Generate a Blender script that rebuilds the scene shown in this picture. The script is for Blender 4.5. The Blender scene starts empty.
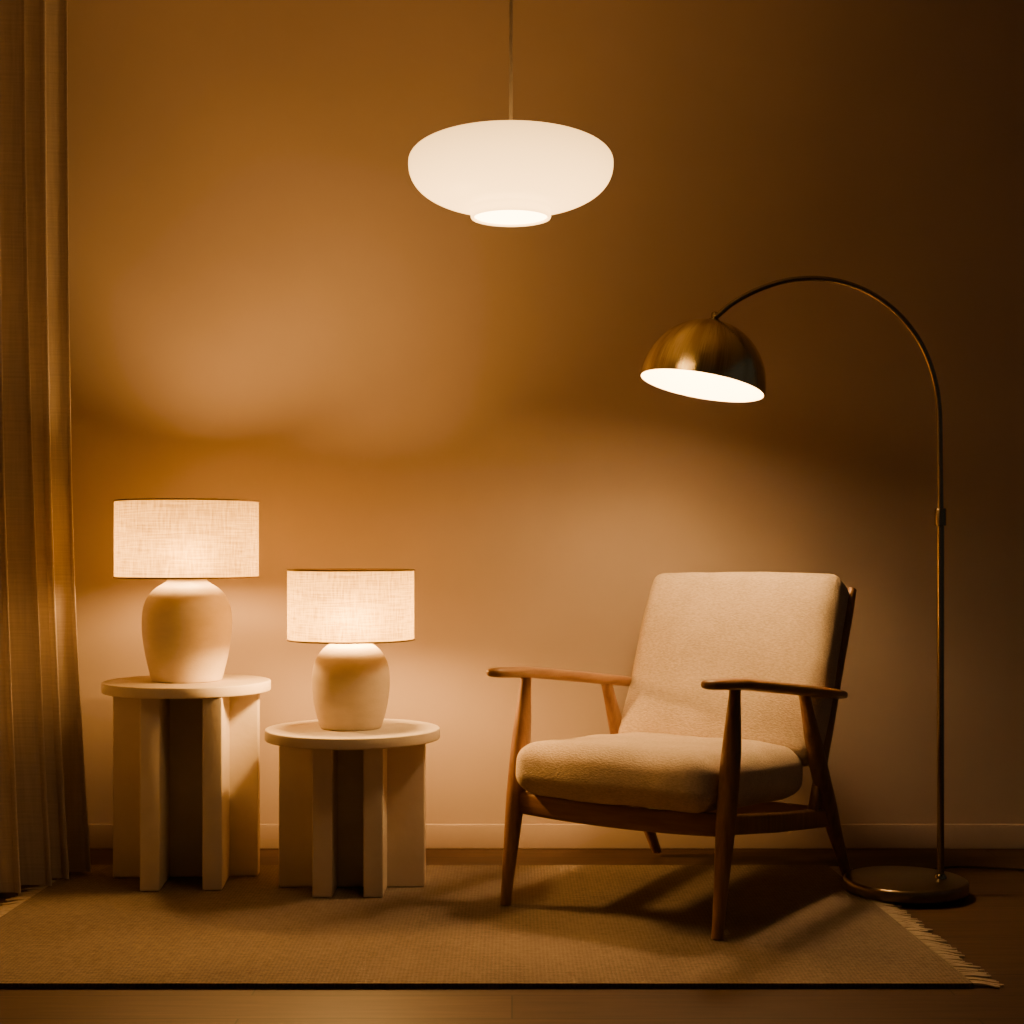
import bpy, math, random
from mathutils import Vector, Matrix, noise
random.seed(4)
S = bpy.context.scene
COL = S.collection
PI = math.pi

# ------------------------------------------------------------------ helpers
def link(o, parent=None):
    COL.objects.link(o)
    if parent: o.parent = parent
    return o

def mesh(name, verts, faces, mat, parent=None, uvs=None, smooth=True, angle=40):
    me = bpy.data.meshes.new(name)
    me.from_pydata([tuple(v) for v in verts], [], faces)
    if uvs:
        ul = me.uv_layers.new(name='UVMap')
        for p in me.polygons:
            for li, vi in zip(p.loop_indices, p.vertices):
                ul.data[li].uv = uvs[vi]
    me.validate(); me.update()
    import bmesh
    bm = bmesh.new(); bm.from_mesh(me)
    bmesh.ops.recalc_face_normals(bm, faces=bm.faces)
    bm.to_mesh(me); bm.free()
    if smooth:
        for p in me.polygons: p.use_smooth = True
        me.set_sharp_from_angle(angle=math.radians(angle))
    me.materials.append(mat)
    return link(bpy.data.objects.new(name, me), parent)

def lathe(prof, segs=64, cap0=False, cap1=False):
    V, F, U = [], [], []
    n = len(prof)
    for i in range(segs + 1):
        a = 2 * PI * i / segs
        for j, (r, z) in enumerate(prof):
            V.append((r * math.cos(a), r * math.sin(a), z)); U.append((i / segs, j / (n - 1)))
    for i in range(segs):
        for j in range(n - 1):
            F.append((i * n + j, (i + 1) * n + j, (i + 1) * n + j + 1, i * n + j + 1))
    if cap0: F.append([i * n for i in range(segs)])
    if cap1: F.append([i * n + n - 1 for i in range(segs)])
    return V, F, U

def lathe_obj(name, prof, mat, parent=None, segs=64, cap0=False, cap1=False, angle=40):
    V, F, U = lathe(prof, segs, cap0, cap1)
    o = mesh(name, V, F, mat, parent, U, True, angle)
    import bmesh
    bm = bmesh.new(); bm.from_mesh(o.data)
    bmesh.ops.remove_doubles(bm, verts=bm.verts, dist=1e-6)
    bm.to_mesh(o.data); bm.free()
    return o

def smooth_path(pts, n):
    P = [Vector(p) for p in pts]
    P = [2 * P[0] - P[1]] + P + [2 * P[-1] - P[-2]]
    out = []
    for i in range(1, len(P) - 2):
        for k in range(n):
            t = k / n
            a, b, c, d = P[i - 1], P[i], P[i + 1], P[i + 2]
            out.append(.5 * ((2 * b) + (c - a) * t + (2 * a - 5 * b + 4 * c - d) * t * t + (3 * b - a - 3 * c + d) * t ** 3))
    out.append(P[-2].copy())
    return out

def sweep(pts, rad, segs=16, side=None, expo=2.0):
    V, F = [], []
    n = len(pts)
    prev = None
    for i, p in enumerate(pts):
        t = (pts[min(i + 1, n - 1)] - pts[max(i - 1, 0)]).normalized()
        if side is not None:
            u = (side - t * side.dot(t)).normalized()
        else:
            if prev is None:
                ref = Vector((0, 0, 1)) if abs(t.z) < .9 else Vector((1, 0, 0))
                u = (ref - t * ref.dot(t)).normalized()
            else:
                u = (prev - t * prev.dot(t)).normalized()
            prev = u
        w = t.cross(u)
        ru, rv = rad(i / (n - 1))
        for k in range(segs):
            a = 2 * PI * k / segs
            c, s = math.cos(a), math.sin(a)
            c = math.copysign(abs(c) ** (2 / expo), c); s = math.copysign(abs(s) ** (2 / expo), s)
            V.append(p + u * (ru * c) + w * (rv * s))
    for i in range(n - 1):
        for k in range(segs):
            k2 = (k + 1) % segs
            F.append((i * segs + k, i * segs + k2, (i + 1) * segs + k2, (i + 1) * segs + k))
    F.append(list(range(segs))); F.append([(n - 1) * segs + k for k in range(segs)])
    return V, F

def interp(f, table):
    for (a, x), (b, y) in zip(table, table[1:]):
        if f <= b:
            t = (f - a) / (b - a)
            t = t * t * (3 - 2 * t)
            return x + (y - x) * t
    return table[-1][1]

def box(name, lo, hi, mat, parent=None, bevel=0.0):
    import bmesh
    bm = bmesh.new(); bmesh.ops.create_cube(bm, size=1)
    lo, hi = Vector(lo), Vector(hi)
    for v in bm.verts:
        v.co = Vector(((v.co.x + .5) * (hi.x - lo.x) + lo.x, (v.co.y + .5) * (hi.y - lo.y) + lo.y, (v.co.z + .5) * (hi.z - lo.z) + lo.z))
    if bevel:
        bmesh.ops.bevel(bm, geom=bm.edges[:], offset=bevel, segments=3, profile=.5, affect='EDGES')
    me = bpy.data.meshes.new(name); bm.to_mesh(me); bm.free()
    for p in me.polygons: p.use_smooth = True
    me.set_sharp_from_angle(angle=math.radians(40))
    me.materials.append(mat)
    return link(bpy.data.objects.new(name, me), parent)

def empty(name, loc, label, cat, rz=0, group=None):
    o = bpy.data.objects.new(name, None); COL.objects.link(o)
    o.empty_display_size = .1
    o.location = loc; o.rotation_euler = (0, 0, rz)
    o['label'] = label; o['category'] = cat
    if group: o['group'] = group
    return o

def struct(o):
    o['kind'] = 'structure'; return o

# ------------------------------------------------------------------ materials
def new_mat(name):
    m = bpy.data.materials.new(name); m.use_nodes = True
    nt = m.node_tree; nt.nodes.clear()
    out = nt.nodes.new('ShaderNodeOutputMaterial')
    return m, nt, out

def N(nt, typ, ins=None, **props):
    n = nt.nodes.new(typ)
    for k, v in props.items(): setattr(n, k, v)
    for k, v in (ins or {}).items():
        s = n.inputs[k]
        if isinstance(v, bpy.types.NodeSocket): nt.links.new(v, s)
        else: s.default_value = v
    return n

def rgba(c): return (c[0], c[1], c[2], 1)

def coords(nt, kind='Object', scale=(1, 1, 1)):
    tc = N(nt, 'ShaderNodeTexCoord')
    mp = N(nt, 'ShaderNodeMapping', {'Vector': tc.outputs[kind], 'Scale': scale})
    return mp.outputs[0]

def ramp(nt, fac, c0, c1, p0=0., p1=1.):
    r = N(nt, 'ShaderNodeValToRGB', {'Fac': fac})
    e = r.color_ramp.elements
    e[0].position = p0; e[0].color = rgba(c0); e[1].position = p1; e[1].color = rgba(c1)
    return r.outputs[0]

def noise_tex(nt, vec, scale, detail=4, rough=.55):
    return N(nt, 'ShaderNodeTexNoise', {'Vector': vec, 'Scale': scale, 'Detail': detail, 'Roughness': rough}).outputs['Fac']

def math_n(nt, op, a, b):
    return N(nt, 'ShaderNodeMath', {0: a, 1: b}, operation=op).outputs[0]

def simple(name, c0, c1, scale, rough=.8, bump=.0, bscale=None, bdist=.002, metallic=0, stretch=(1, 1, 1), spec=.3):
    m, nt, out = new_mat(name)
    v = coords(nt, 'Object', stretch)
    col = ramp(nt, noise_tex(nt, v, scale), c0, c1, .3, .7)
    b = N(nt, 'ShaderNodeBsdfPrincipled', {'Base Color': col, 'Roughness': rough, 'Metallic': metallic, 'Specular IOR Level': spec})
    if bump:
        bp = N(nt, 'ShaderNodeBump', {'Height': noise_tex(nt, v, bscale or scale), 'Strength': bump, 'Distance': bdist})
        nt.links.new(bp.outputs[0], b.inputs['Normal'])
    nt.links.new(b.outputs[0], out.inputs[0])
    return m

M = {}
M['wall'] = simple('painted_plaster', (.425, .338, .268), (.45, .358, .286), 2.5, .9, .2, 90, .001, spec=.15)
M['ceiling'] = simple('ceiling_paint', (.36, .31, .27), (.38, .33, .29), 3, .95)
M['base'] = simple('baseboard_paint', (.42, .335, .265), (.45, .355, .285), 5, .55)
M['plaster'] = simple('cream_plaster', (.66, .57, .44), (.74, .65, .51), 9, .8, .3, 60, .002)
M['ceramic'] = simple('matte_ceramic', (.66, .56, .41), (.74, .63, .47), 14, .6, .35, 120, .0015, stretch=(1, 1, 2.5))
M['brass_dark'] = simple('aged_brass', (.30, .24, .145), (.38, .31, .19), 12, .22, metallic=1)
M['bronze'] = simple('bronzed_brass', (.17, .132, .078), (.22, .172, .105), 12, .28, metallic=1)
M['black'] = simple('black_rubber', (.012, .01, .008), (.02, .016, .012), 10, .5)
M['metal_trim'] = simple('rim_metal', (.16, .095, .045), (.2, .125, .06), 10, .5)
M['cord'] = simple('pendant_cord_cloth', (.45, .36, .26), (.52, .42, .31), 60, .8)

m, nt, out = new_mat('brushed_brass_painted_glints')
tg = N(nt, 'ShaderNodeTangent', direction_type='RADIAL', axis='Z')
n1 = noise_tex(nt, coords(nt, 'UV', (17, .3, 1)), 1, 1)
n2 = noise_tex(nt, coords(nt, 'UV', (420, 3, 1)), 1, 2)
t = math_n(nt, 'ADD', math_n(nt, 'MULTIPLY', n1, .65), math_n(nt, 'MULTIPLY', n2, .35))
col = ramp(nt, t, (.55, .43, .21), (1.0, .89, .55), .41, .59)  # bright and dark reflection bands painted into the colour, over fine brushing
bp = N(nt, 'ShaderNodeBump', {'Height': t, 'Strength': .10, 'Distance': .006})
b = N(nt, 'ShaderNodeBsdfPrincipled', {'Base Color': col, 'Metallic': 1, 'Roughness': .19, 'Anisotropic': .85, 'Anisotropic Rotation': .25, 'Tangent': tg.outputs[0], 'Normal': bp.outputs[0]})
nt.links.new(b.outputs[0], out.inputs[0]); M['brass'] = m

m, nt, out = new_mat('white_enamel')
b = N(nt, 'ShaderNodeBsdfPrincipled', {'Base Color': (.9, .86, .78, 1), 'Roughness': .6})
nt.links.new(b.outputs[0], out.inputs[0]); M['enamel'] = m

def wood(name, dark, light, stretch, rough=.42):
    m, nt, out = new_mat(name)
    v = coords(nt, 'Object', stretch)
    n = noise_tex(nt, v, 6, 6, .6)
    col = ramp(nt, n, dark, light, .3, .72)
    b = N(nt, 'ShaderNodeBsdfPrincipled', {'Base Color': col, 'Roughness': rough, 'Specular IOR Level': .4})
    bp = N(nt, 'ShaderNodeBump', {'Height': n, 'Strength': .12, 'Distance': .002})
    nt.links.new(bp.outputs[0], b.inputs['Normal'])
    nt.links.new(b.outputs[0], out.inputs[0]); return m
M['wood_up'] = wood('walnut_upright', (.18, .088, .036), (.35, .185, .08), (9, 9, .9))
M['wood_arm'] = wood('walnut_arm', (.24, .118, .048), (.42, .23, .10), (9, .9, 9), .35)
M['wood_rail'] = wood('walnut_rail', (.18, .088, .036), (.34, .18, .078), (.9, 9, 9))

m, nt, out = new_mat('cream_woven_upholstery')
v = coords(nt, 'Object')
w1 = N(nt, 'ShaderNodeTexVoronoi', {'Vector': coords(nt, 'Object', (.6, 1, 1)), 'Scale': 270}).outputs['Distance']
w2 = noise_tex(nt, coords(nt, 'Object', (.35, 1, 1)), 280, 3)
n3 = noise_tex(nt, v, 9, 4)
h = math_n(nt, 'ADD', w1, w2)
col = ramp(nt, math_n(nt, 'ADD', math_n(nt, 'MULTIPLY', w2, .7), math_n(nt, 'MULTIPLY', n3, .3)), (.46, .36, .240), (.69, .556, .388), .34, .66)
b = N(nt, 'ShaderNodeBsdfPrincipled', {'Base Color': col, 'Roughness': .95, 'Specular IOR Level': .1, 'Sheen Weight': .05})
bp = N(nt, 'ShaderNodeBump', {'Height': h, 'Strength': .38, 'Distance': .0023})
nt.links.new(bp.outputs[0], b.inputs['Normal']); nt.links.new(b.outputs[0], out.inputs[0]); M['cushion'] = m

def linen_shade(name, k):
    m, nt, out = new_mat(name)
    a = noise_tex(nt, coords(nt, 'UV', (190, 4, 1)), 1, 3)
    c = noise_tex(nt, coords(nt, 'UV', (14, 52, 1)), 1, 3)
    t = math_n(nt, 'MULTIPLY', math_n(nt, 'ADD', a, c), .5)
    col = ramp(nt, t, (.20 * k, .145 * k, .046 * k), (.43 * k, .338 * k, .122 * k), .36, .61)
    tr = N(nt, 'ShaderNodeBsdfTranslucent', {'Color': col})
    rf = N(nt, 'ShaderNodeBsdfRefraction', {'Color': col, 'Roughness': .95, 'IOR': 1.35})
    df = N(nt, 'ShaderNodeBsdfDiffuse', {'Color': col})
    m1 = N(nt, 'ShaderNodeMixShader', {0: .07, 1: tr.outputs[0], 2: rf.outputs[0]})
    mx = N(nt, 'ShaderNodeMixShader', {0: .16, 1: m1.outputs[0], 2: df.outputs[0]})
    nt.links.new(mx.outputs[0], out.inputs[0]); return m
M['shade_large'] = linen_shade('linen_lampshade_large', .90)
M['shade_small'] = linen_shade('linen_lampshade_small', .58)

m, nt, out = new_mat('linen_curtain')
a = noise_tex(nt, coords(nt, 'UV', (420, 14, 1)), 1, 3)
c = noise_tex(nt, coords(nt, 'UV', (18, 420, 1)), 1, 3)
t = math_n(nt, 'MULTIPLY', math_n(nt, 'ADD', a, c), .5)
col = ramp(nt, t, (.45, .385, .315), (.60, .52, .435), .3, .7)
b = N(nt, 'ShaderNodeBsdfDiffuse', {'Color': col, 'Roughness': .8})
bp = N(nt, 'ShaderNodeBump', {'Height': t, 'Strength': .4, 'Distance': .004})
nt.links.new(bp.outputs[0], b.inputs['Normal'])
tr = N(nt, 'ShaderNodeBsdfTranslucent', {'Color': col})
mx = N(nt, 'ShaderNodeMixShader', {0: .02, 1: b.outputs[0], 2: tr.outputs[0]})
nt.links.new(mx.outputs[0], out.inputs[0]); M['curtain'] = m

m, nt, out = new_mat('woven_jute_rug')
v = coords(nt, 'Object')
wx = N(nt, 'ShaderNodeTexWave', {'Vector': v, 'Scale': 34, 'Distortion': 4.5, 'Detail': 2, 'Detail Scale': 5}, bands_direction='X').outputs['Fac']
wy = N(nt, 'ShaderNodeTexWave', {'Vector': v, 'Scale': 26, 'Distortion': 3.5, 'Detail': 2, 'Detail Scale': 5}, bands_direction='Y').outputs['Fac']
n1 = noise_tex(nt, coords(nt, 'Object', (.5, 1, 1)), 85, 5)
n2 = noise_tex(nt, v, 2.2, 3)
h = math_n(nt, 'ADD', math_n(nt, 'MULTIPLY', math_n(nt, 'ADD', wx, wy), .24), math_n(nt, 'MULTIPLY', n1, .8))
tt = math_n(nt, 'ADD', math_n(nt, 'MULTIPLY', h, .6), math_n(nt, 'MULTIPLY', n2, .35))
col = ramp(nt, tt, (.080, .061, .042), (.215, .168, .119), .28, .76)
b = N(nt, 'ShaderNodeBsdfPrincipled', {'Base Color': col, 'Roughness': .95, 'Specular IOR Level': .1})
bp = N(nt, 'ShaderNodeBump', {'Height': h, 'Strength': .5, 'Distance': .004})
nt.links.new(bp.outputs[0], b.inputs['Normal']); nt.links.new(b.outputs[0], out.inputs[0]); M['rug'] = m
M['fringe'] = simple('jute_fringe', (.32, .26, .19), (.43, .355, .26), 40, .95)

m, nt, out = new_mat('oak_plank_floor')
v = coords(nt, 'Object')
br = N(nt, 'ShaderNodeTexBrick', {'Vector': v, 'Color1': (.050, .027, .0145, 1), 'Color2': (.073, .040, .021, 1), 'Mortar': (.02, .012, .007, 1),
     'Scale': 1, 'Mortar Size': .002, 'Brick Width': 1.5, 'Row Height': .16}, offset=.37)
g = noise_tex(nt, coords(nt, 'Object', (1.2, 16, 1)), 4, 6, .6)
gc = ramp(nt, g, (.65, .65, .65), (1.2, 1.2, 1.2), .3, .7)
mx = N(nt, 'ShaderNodeMix', {0: 1.0, 6: br.outputs['Color'], 7: gc}, data_type='RGBA', blend_type='MULTIPLY')
b = N(nt, 'ShaderNodeBsdfPrincipled', {'Base Color': mx.outputs[2], 'Roughness': .55, 'Specular IOR Level': .2})
bp = N(nt, 'ShaderNodeBump', {'Height': g, 'Strength': .1, 'Distance': .002})
nt.links.new(bp.outputs[0], b.inputs['Normal']); nt.links.new(b.outputs[0], out.inputs[0]); M['floor'] = m

def opal(name, col, s_top, s_bot, z_top, z_bot):
    """opal glass with a painted-in glow, no bulb inside: emission rises from s_top to s_bot down the bowl"""
    m, nt, out = new_mat(name)
    tc = N(nt, 'ShaderNodeTexCoord')
    sx = N(nt, 'ShaderNodeSeparateXYZ', {0: tc.outputs['Object']})
    mr = N(nt, 'ShaderNodeMapRange', {'Value': sx.outputs[2], 'From Min': z_bot, 'From Max': z_top, 'To Min': s_bot, 'To Max': s_top})  # bulb's brighter lower glow painted as emission by height
    b = N(nt, 'ShaderNodeBsdfPrincipled', {'Base Color': (.8, .72, .6, 1), 'Roughness': .35, 'Emission Color': rgba(col), 'Emission Strength': mr.outputs[0]})
    nt.links.new(b.outputs[0], out.inputs[0]); return m
M['opal'] = opal('opal_glass', (1, .545, .17), 2.6, 6.6, .06, -.10)
M['opal_hot'] = opal('opal_diffuser', (1, .64, .28), 20, 20, .1, -.1)

# ------------------------------------------------------------------ room
H = .95; WALL = 4.78; CEIL = 2.78
struct(box('floor', (-2.1, -.6, -.05), (3.0, WALL + .1, 0), M['floor']))
struct(box('wall_back', (-2.1, WALL, 0), (3.0, WALL + .1, CEIL), M['wall']))
struct(box('wall_left', (-2.1, -.6, 0), (-2.0, WALL, CEIL), M['wall']))
struct(box('ceiling', (-2.1, -.6, CEIL), (3.0, WALL + .1, CEIL + .05), M['ceiling']))
struct(box('baseboard_back', (-2.0, WALL - .014, 0), (3.0, WALL, .078), M['base'], bevel=.003))

# ------------------------------------------------------------------ curtain
V, F, U = [], [], []
nu, nv = 520, 60
p0 = Vector((-1.268, 4.40)); d = Vector((-.40, -.917)).normalized(); nrm = Vector((.917, -.40)).normalized(); Lc = 1.0
ztop = CEIL - .012
for j in range(nv + 1):
    fz = j / nv
    z = .016 + (ztop - .016) * fz
    flare = (1 - fz) ** 2.6
    for i in range(nu + 1):
        s = Lc * i / nu
        ph = 2 * PI * s / .096 + 1.2 * noise.noise(Vector((s * 5, 4.2, .3 + .2 * fz)))
        amp = .060 + .010 * flare + .014 * noise.noise(Vector((s * 7, fz * .9, 9)))
        wob = .25 * math.sin(ph * .5 + 1.2 + .8 * fz) + .5 * noise.noise(Vector((s * 3, fz * 1.8, 2)))
        off = amp * math.sin(ph + wob) - .076 * (1 - flare)
        off += .007 * noise.noise(Vector((s * 16, fz * 2.2, 5)))
        sl = .012 * math.sin(2 * (ph + wob))
        p = p0 + d * (s + sl) + nrm * off
        V.append((p.x, p.y, z)); U.append((s / Lc, fz))
for j in range(nv):
    for i in range(nu):
        a = j * (nu + 1) + i
        F.append((a, a + 1, a + nu + 2, a + nu + 1))
cur = mesh('curtain', V, F, M['curtain'], None, U, True, 180)
cur['label'] = 'floor length beige linen curtain hanging in soft folds at left edge'
cur['category'] = 'curtain'

# ------------------------------------------------------------------ rug
rug = empty('rug', (0, 0, 0), 'beige woven jute rug with fringed ends under the armchair and side tables', 'rug')
RT = .011
def rug_x(y, side):
    f = (y - 3.25) / (4.47 - 3.25)
    return (-1.33 + .045 * f) if side < 0 else (1.0 - .06 * f)
V, F = [], []
nx, ny = 60, 30
ys = [3.25 + (4.47 - 3.25) * j / ny for j in range(ny + 1)]
for y in ys:
    for i in range(nx + 1):
        x = rug_x(y, -1) + (rug_x(y, 1) - rug_x(y, -1)) * i / nx
        V.append((x, y, RT))
for j in range(ny):
    for i in range(nx):
        a = j * (nx + 1) + i; F.append((a, a + 1, a + nx + 2, a + nx + 1))
ring = [i for i in range(nx + 1)] + [(j) * (nx + 1) + nx for j in range(1, ny + 1)] + [ny * (nx + 1) + i for i in range(nx - 1, -1, -1)] + [j * (nx + 1) for j in range(ny - 1, 0, -1)]
low = {}
for k in ring:
    low[k] = len(V); V.append((V[k][0], V[k][1], .0005))
for a, b_ in zip(ring, ring[1:] + ring[:1]):
    F.append((a, b_, low[b_], low[a]))
F.append([low[k] for k in ring])
mesh('rug_weave', V, F, M['rug'], rug, None, True, 40)
for side in (-1, 1):
    V, F = [], []
    n = 96
    for k in range(n):
        y = 3.26 + (4.46 - 3.26) * (k + .5) / n + random.uniform(-.003, .003)
        x = rug_x(y, side) - side * .004
        L = random.uniform(.05, .075); dy = random.uniform(-.014, .014) - .006
        pts = smooth_path([(x, y, .0075), (x + side * L * .35, y + dy * .3, .008), (x + side * L * .7, y + dy * .6 + random.uniform(-.004, .004), .005), (x + side * L, y + dy, .0035)], 2)
        v, f = sweep(pts, lambda q: ((.0032), (.0048 if q < .9 else .0025)), 6)
        o = len(V); V += v; F += [[i + o for i in ff] for ff in f]
    fr = mesh('fringe', V, F, M['fringe'], rug)
    fr['label'] = 'row of loose tasselled jute threads along the rug end'

# ------------------------------------------------------------------ side tables
EPS = .001
def side_table(loc, R, h, halfw, fin_off, fin_half, rz, label, z0):
    t = empty('side_table', (loc[0], loc[1], z0 + EPS), label, 'side table', rz, 'round cream side tables')
    h -= z0 + EPS
    th = .03; be = .004
    prof = [(R - be, h - th)] + [(R - be + be * math.sin(a), h - th + be - be * math.cos(a)) for a in (.5, 1.0, PI / 2)] \
         + [(R - be + be * math.cos(a), h - be + be * math.sin(a)) for a in (0, .5, 1.0, PI / 2)]
    o = lathe_obj('table_top', prof, M['plaster'], t, 96, True, True, 35)
    for p in o.data.polygons:                       # flat, crisp top and underside
        if abs(p.normal.z) > .999: p.use_smooth = False
    zt = h - th
    q = .027
    box('cross_panel', (-halfw, -q, 0), (halfw, q, zt), M['plaster'], t, .004)
    for o in fin_off:
        box('leg_panel', (o - q, -fin_half, 0), (o + q, -q, zt), M['plaster'], t, .004)
        box('leg_panel', (o - q, q, 0), (o + q, fin_half, zt), M['plaster'], t, .004)
    return t
LT = Vector((-.938, 4.33)); RTb = Vector((-.446, 4.20))
LH = .573; RH = .452
side_table(LT, .239, LH, .206, (-.072, .098), .205, math.radians(4), 'taller round cream side table with slab legs beside the curtain', RT)
side_table(RTb, .244, RH, .203, (-.066, .072), .155, 0, 'shorter round cream side table with slab legs nearer the armchair', RT)

# ------------------------------------------------------------------ table lamps
LAMPCOL = (1.0, .495, .135)
def pt_light(name, loc, parent, power, color, rad):
    l = bpy.data.lights.new(name, 'POINT'); l.energy = power; l.color = color; l.shadow_soft_size = rad
    o = bpy.data.objects.new(name, l); o.location = loc
    return link(o, parent)

def table_lamp(loc, z, prof, shade_r, sh0, sh1, bulb_z, top_r, power, mat, label):
    z += .0005
    t = empty('table_lamp', (loc[0], loc[1], z), label, 'table lamp', 0, 'cream table lamps')
    P = smooth_path([(r, 0, zz) for r, zz in prof], 6)
    pr = [(max(p.x, .004), max(p.z, 0)) for p in P]
    lathe_obj('lamp_base', pr, M['ceramic'], t, 72, True, True, 60)
    ztop = prof[-1][1]
    sh0 -= z; sh1 -= z; bz = bulb_z - z
    lathe_obj('socket', [(.016, ztop - .005), (.016, ztop + .012), (.012, ztop + .014)], M['brass_dark'], t, 24, True, True)
    n = 10
    sh = lathe_obj('lamp_shade', [(shade_r, sh0 + (sh1 - sh0) * i / n) for i in range(n + 1)], mat, t, 128)
    for zz in (sh0, sh1):
        rr = .0024
        lathe_obj('shade_rim', [(shade_r + rr * math.cos(a), zz + rr * math.sin(a)) for a in [2 * PI * i / 8 for i in range(9)]], M['metal_trim'], sh, 96)
    # added unseen linen ring under the shade's top rim, narrowing the uplight on the wall
    lathe_obj('uplight_mask_ring', [(top_r, sh1 - .003), (shade_r - .001, sh1 - .003)], mat, sh, 96)
    for i in range(3):
        a = 2 * PI * i / 3 + .5
        c, s = math.cos(a), math.sin(a)
        v, f = sweep([Vector((.012 * c, .012 * s, ztop + .006)), Vector((.5 * shade_r * c, .5 * shade_r * s, sh0 + .004)), Vector((shade_r * c, shade_r * s, sh0 + .001))], lambda q: (.0013, .0013), 6)
        mesh('shade_support', v, f, M['brass_dark'], sh)
    pt_light('lamp_bulb', (0, 0, bz), t, power, LAMPCOL, .054)
    return t
profL = [(.094, 0), (.100, .005), (.108, .035), (.1165, .07), (.1235, .11), (.1275, .15), (.1272, .185), (.122, .218), (.110, .245), (.090, .266), (.068, .280), (.057, .289), (.053, .303)]
profR = [(.081, 0), (.086, .005), (.094, .030), (.1013, .06), (.1065, .093), (.1088, .125), (.1075, .155), (.1015, .183), (.0905, .206), (.0735, .225), (.056, .236), (.048, .243), (.045, .254)]
table_lamp(LT, LH, profL, .204, .872, 1.090, .921, .152, 40, M['shade_large'], 'larger cream ceramic table lamp with linen drum shade on the taller side table')
table_lamp((RTb.x - .005, RTb.y), RH, profR, .1765, .700, .894, .746, .114, 74, M['shade_small'], 'smaller cream ceramic table lamp with linen drum shade on the shorter side table')

# ------------------------------------------------------------------ pendant
PY = 3.4
k = PY / 3.9
PX = -.0026; zc = H + (1.953 - H) * k
pen = empty('pendant_lamp', (PX, PY, zc), 'white opal glass pendant lamp with flattened bowl shade hanging above the room', 'pendant lamp')
pr = []
R = .266
for i in range(61):
    a = -PI / 2 + PI * i / 60
    c = max(math.cos(a), 0); s = math.sin(a)
    if s < 0: r, hh = R * c ** .80, -.122 * abs(s) ** .87
    else: r, hh = R * c ** .77, .076 * s ** .87
    if s < 0 and r < .130: continue
    pr.append((max(r, .012), hh))
zb = pr[0][1]
pr = [(.094, -.136), (.0955, -.1395), (.099, -.1415), (.1025, -.1405), (.1042, -.137), (.1045, -.132), (.1045, zb - .012), (.107, zb - .006), (.114, zb - .002)] + pr
SC = lambda prof: [(r * k, z * k) for r, z in prof]
lathe_obj('glass_shade', SC(pr), M['opal'], pen, 96, False, True, 60)
lathe_obj('diffuser', SC([(.02, -.136), (.06, -.136), (.0945, -.136)]), M['opal_hot'], pen, 72, True)
lathe_obj('cord_cap', SC([(.014, .072), (.014, .086), (.008, .096), (.004, .104)]), M['cord'], pen, 24, False, True)
v, f = sweep([Vector((0, 0, .082 * k)), Vector((0, 0, .5)), Vector((0, 0, CEIL - .02 - zc))], lambda q: (.0042, .0042), 10)
mesh('cord', v, f, M['cord'], pen)
lathe_obj('ceiling_rose', [(.05, CEIL - zc), (.05, CEIL - zc - .02), (.04, CEIL - zc - .028), (.006, CEIL - zc - .03)], M['cord'], pen, 32, False, True)

# ------------------------------------------------------------------ arc floor lamp
SD = 4.13; sc = 1500 / SD
def fl(px, py): return Vector(((px - 512) / sc, SD, H + (550 - py) / sc))
BX = (905.5 - 512) / sc
ZB = RT + .001
lamp = empty('floor_lamp', (BX, SD, ZB), 'arched brass floor lamp with dome shade standing behind the armchair', 'floor lamp')
def L(p): return Vector((p.x - BX, p.y - SD, p.z - ZB))
lathe_obj('base', [(.160, 0), (.166, .003), (.168, .008), (.168, .027), (.166, .032), (.160, .035)], M['bronze'], lamp, 96, True, True, 50)
px_ = (940.5 - 512) / sc - BX
zcol = L(fl(940, 517)).z
lathe_obj('pole_foot', [(.017, .034), (.017, .039), (.0115, .047)], M['brass_dark'], lamp, 24).location = (px_, 0, 0)
v, f = sweep([Vector((px_, 0, .034)), Vector((px_, 0, .5)), Vector((px_, 0, zcol))], lambda q: (.0098, .0098), 20)
mesh('pole', v, f, M['brass_dark'], lamp)
lathe_obj('collar', [(.0098, -.026), (.0155, -.023), (.0155, .020), (.0145, .023), (.0085, .025)], M['brass_dark'], lamp, 24, True, True).location = (px_, 0, zcol)
arc = [L(fl(*p)) for p in [(940.5, 512), (940, 460), (939, 410), (934, 378), (922, 346), (902, 318), (875, 296), (845, 283), (815, 278.5), (785, 281), (757, 290), (733, 303), (716, 317)]]
v, f = sweep(smooth_path(arc, 6), lambda q: (.0078, .0078), 16)
mesh('arm', v, f, M['brass_dark'], lamp)
O = L(fl(702, 386))
axis = Vector((.190, .080, .975)).normalized()
Rd = .174
pr = [(Rd - .004, .0), (Rd, .0)] + [(Rd * math.cos(a), Rd * 1.06 * math.sin(a)) for a in [math.radians(3 + 84 * i / 36) for i in range(37)]]
dome = lathe_obj('dome_shade', pr, M['brass'], lamp, 128, False, True, 60)
dome.location = O; dome.rotation_mode = 'QUATERNION'; dome.rotation_quaternion = axis.to_track_quat('Z', 'Y')
Ri = Rd - .004
lathe_obj('shade_liner', [(Ri * math.cos(a), Ri * 1.05 * math.sin(a)) for a in [math.radians(88 * i / 30) for i in range(31)]], M['enamel'], dome, 96, False, True, 60)
lathe_obj('shade_neck', [(.016, Rd * 1.06 - .004), (.016, Rd * 1.06 + .004), (.011, Rd * 1.06 + .008), (.011, Rd * 1.06 + .022), (.006, Rd * 1.06 + .026)], M['brass_dark'], dome, 24, True, True)
pt_light('lamp_bulb', (0, 0, .128), dome, 30, (1.0, .58, .23), .06)
cable = smooth_path([(.10, .13, .004), (.13, .26, .005), (.22, .335, .005), (.36, .32, .005), (.52, .27, .005), (.75, .30, .005), (1.05, .42, .005)], 8)
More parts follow.
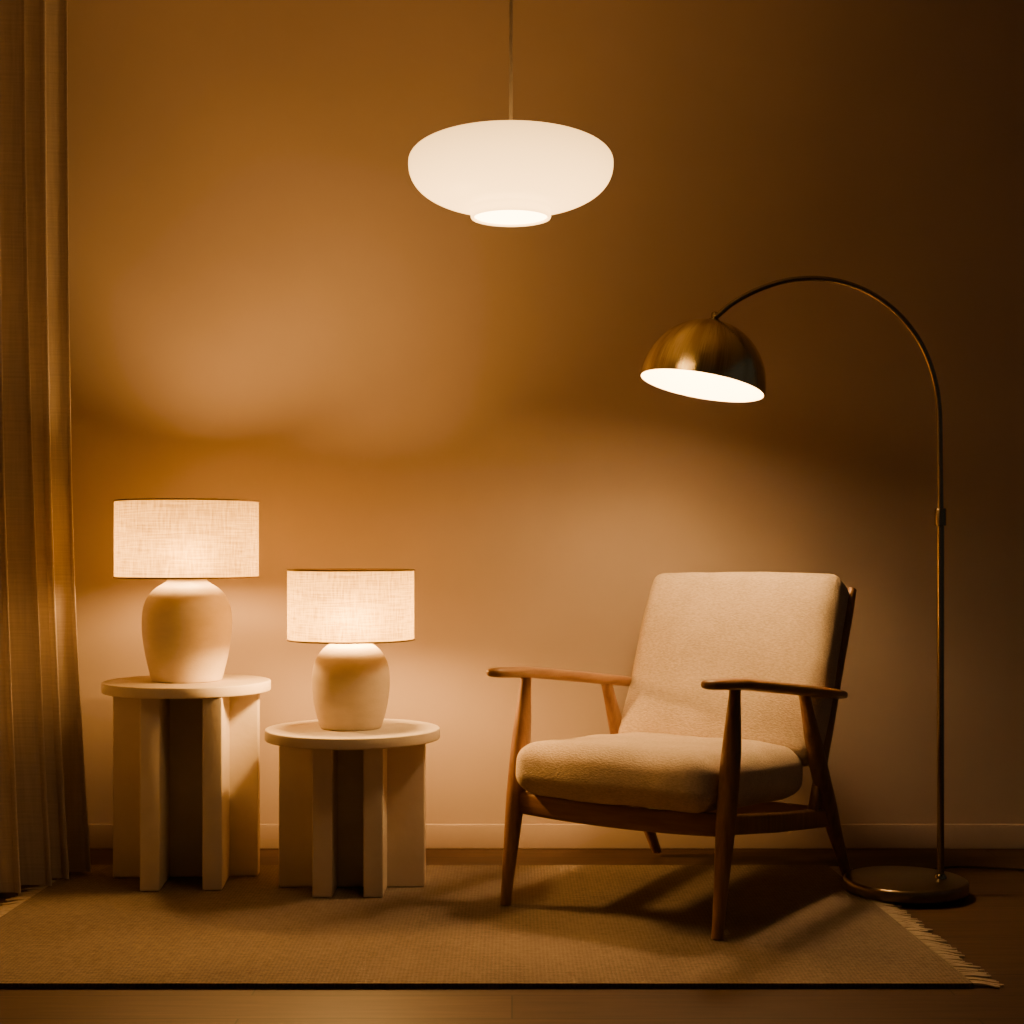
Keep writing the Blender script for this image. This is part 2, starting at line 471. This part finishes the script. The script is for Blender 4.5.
cable = [Vector((p.x, p.y, p.z - ZB + .001)) for p in cable]
cable[0].z = .006
v, f = sweep(cable, lambda q: (.0035, .0035), 8)
mesh('power_cord', v, f, M['black'], lamp)

# ------------------------------------------------------------------ armchair
RZ = math.radians(-34.3)
ch = empty('armchair', (.478, 4.142, RT + EPS), 'wooden lounge armchair with cream woven seat and back cushions', 'armchair', RZ)
T0 = .42
def lp(u, t, z): return Vector((u, t - T0, z - RT))
UX = Vector((1, 0, 0))
def flat_foot(vs):
    for p in vs: p.z = max(p.z, 0)
    return vs
def taper(name, pts, table, side=UX, mat='wood_up', flat=1.0, segs=20, n=8):
    P = smooth_path(pts, n)
    v, f = sweep(P, lambda q: (interp(q, table) * flat, interp(q, table)), segs, side, 2.3)
    return mesh(name, flat_foot(v), f, M[mat], ch)
W = .310
def interp_lin(x, tb):
    for (a, y), (b_, y2) in zip(tb, tb[1:]):
        if x <= b_: return y + (y2 - y) * (x - a) / (b_ - a)
    return tb[-1][1]
def zarm(t):
    return interp_lin(t, [(-.09, .630), (.1, .619), (.35, .590), (.6, .560), (.80, .535)])
for s in (-1, 1):
    taper('front_leg', [lp(s * W, -.005, RT), lp(s * W, .040, .27), lp(s * W, .075, .47), lp(s * W, .094, zarm(.094) - .006)],
          [(0, .0165), (.42, .0285), (.55, .0285), (1, .0165)], flat=.82)
    taper('rear_leg', [lp(s * W, .825, RT), lp(s * W, .69, .22), lp(s * W, .59, .40), lp(s * W, .515, zarm(.515) - .006)],
          [(0, .017), (.42, .030), (.58, .030), (1, .019)], flat=.75)
    pts = []
    ts = [-.068, -.065, -.058, -.046, -.025, .005, .05, .1, .2, .3, .4, .5, .6, .7, .755, .775, .785, .79]
    for t in ts: pts.append(lp(s * (W + .004), t, zarm(t)))
    wid = [.006, .014, .021, .026, .029, .031, .032, .031, .028, .025, .024, .025, .025, .022, .020, .017, .012, .005]
    hei = [.004, .008, .011, .0125, .0135, .014, .0145, .015, .0155, .0155, .0155, .0155, .015, .014, .013, .011, .008, .004]
    nn = len(ts)
    v, f = sweep(pts, lambda q: (wid[int(round(q * (nn - 1)))], hei[int(round(q * (nn - 1)))]), 24, UX, 2.8)
    mesh('armrest', v, f, M['wood_arm'], ch)
    v, f = sweep([lp(s * (W - .008), .045, .278), lp(s * (W - .008), .35, .238), lp(s * (W - .008), .70, .200)], lambda q: (.0115, .026), 20, UX, 5)
    mesh('side_rail', v, f, M['wood_up'], ch)
    up_ = W - .010
    v, f = sweep(smooth_path([lp(s * up_, .585, .205), lp(s * up_, .662, .36), lp(s * up_, .772, .60), lp(s * up_, .884, .835)], 6),
                 lambda q: (.0125, interp(q, [(0, .020), (.5, .023), (.93, .021), (1, .013)])), 20, UX, 3)
    mesh('back_post', v, f, M['wood_up'], ch)
YX = Vector((0, 1, 0))
v, f = sweep(smooth_path([lp(-W, .045, .277), lp(-W * .5, .04, .271), lp(0, .038, .269), lp(W * .5, .04, .271), lp(W, .045, .277)], 6), lambda q: (.0125, .029), 20, YX, 4)
mesh('front_rail', v, f, M['wood_rail'], ch)
v, f = sweep([lp(-W, .685, .205), lp(0, .685, .205), lp(W, .685, .205)], lambda q: (.0125, .026), 20, YX, 4)
mesh('rear_rail', v, f, M['wood_rail'], ch)
for t, z in ((.712, .43), (.790, .60), (.870, .775)):
    v, f = sweep(smooth_path([lp(-W + .016, t, z), lp(-.12, t + .015, z - .007), lp(.12, t + .015, z - .007), lp(W - .016, t, z)], 6), lambda q: (.008, .022), 16, Vector((0, .88, -.47)), 3)
    mesh('back_slat', v, f, M['wood_rail'], ch)

def cushion(name, half, r, crown, M4, seed):
    import bmesh
    bm = bmesh.new(); bmesh.ops.create_cube(bm, size=2)
    bmesh.ops.subdivide_edges(bm, edges=bm.edges[:], cuts=39, use_grid_fill=True)
    hx, hy, hz = half
    for vv in bm.verts:
        a, b_, c = vv.co
        def w(k, h):
            return math.copysign(abs(k) ** .8, k) * h
        p = Vector((w(a, hx), w(b_, hy), w(c, hz)))
        q = Vector((max(-(hx - r), min(hx - r, p.x)), max(-(hy - r), min(hy - r, p.y)), max(-(hz - r), min(hz - r, p.z))))
        dd = p - q
        if dd.length > 1e-9:
            mx_ = max(abs(dd.x), abs(dd.y), abs(dd.z))
            p = q + dd.normalized() * mx_
        fx, fy, fz = p.x / hx, p.y / hy, p.z / hz
        p.z += fz * crown * max(0, 1 - fx ** 4) * max(0, 1 - fy ** 4)
        p.x += fx * .008 * (1 - fz ** 2) * (1 - fy ** 4); p.y += fy * .010 * (1 - fz ** 2) * (1 - fx ** 4)
        nz = noise.noise(Vector((p.x * 5 + seed, p.y * 5, p.z * 5))) * .008 + noise.noise(Vector((p.x * 14 + seed, p.y * 14, p.z * 9))) * .003
        p += Vector((fx * .4, fy * .4, fz)) * nz
        vv.co = M4 @ p
    me = bpy.data.meshes.new(name); bm.to_mesh(me); bm.free()
    for p in me.polygons: p.use_smooth = True
    me.materials.append(M['cushion'])
    return link(bpy.data.objects.new(name, me), ch)
ang = math.radians(-4.3)
cushion('seat_cushion', (.282, .315, .065), .048, .019, Matrix.Translation(lp(0, .288, .358)) @ Matrix.Rotation(ang, 4, 'X'), 1.3)
la = math.radians(25.5)
up = Vector((0, math.sin(la), math.cos(la))); fw = Vector((0, -math.cos(la), math.sin(la)))
Rm = Matrix((Vector((1, 0, 0)), up, fw)).transposed().to_4x4()
cen = lp(.003, .535, .395) + up * .272 - fw * .062
cushion('back_cushion', (.303, .276, .060), .034, .020, Matrix.Translation(cen) @ Rm, 7.7)

# ------------------------------------------------------------------ world, camera
w = bpy.data.worlds.new('dim_room'); S.world = w; w.use_nodes = True
bg = w.node_tree.nodes.get('Background')
bg.inputs[0].default_value = (1, .84, .68, 1); bg.inputs[1].default_value = .026
cam = bpy.data.cameras.new('camera'); cam.sensor_width = 36; cam.lens = 1500 / 1024 * 36; cam.shift_y = 38 / 1024
co = bpy.data.objects.new('camera', cam); COL.objects.link(co)
co.location = (0, 0, H); co.rotation_euler = (PI / 2, 0, 0)
S.camera = co
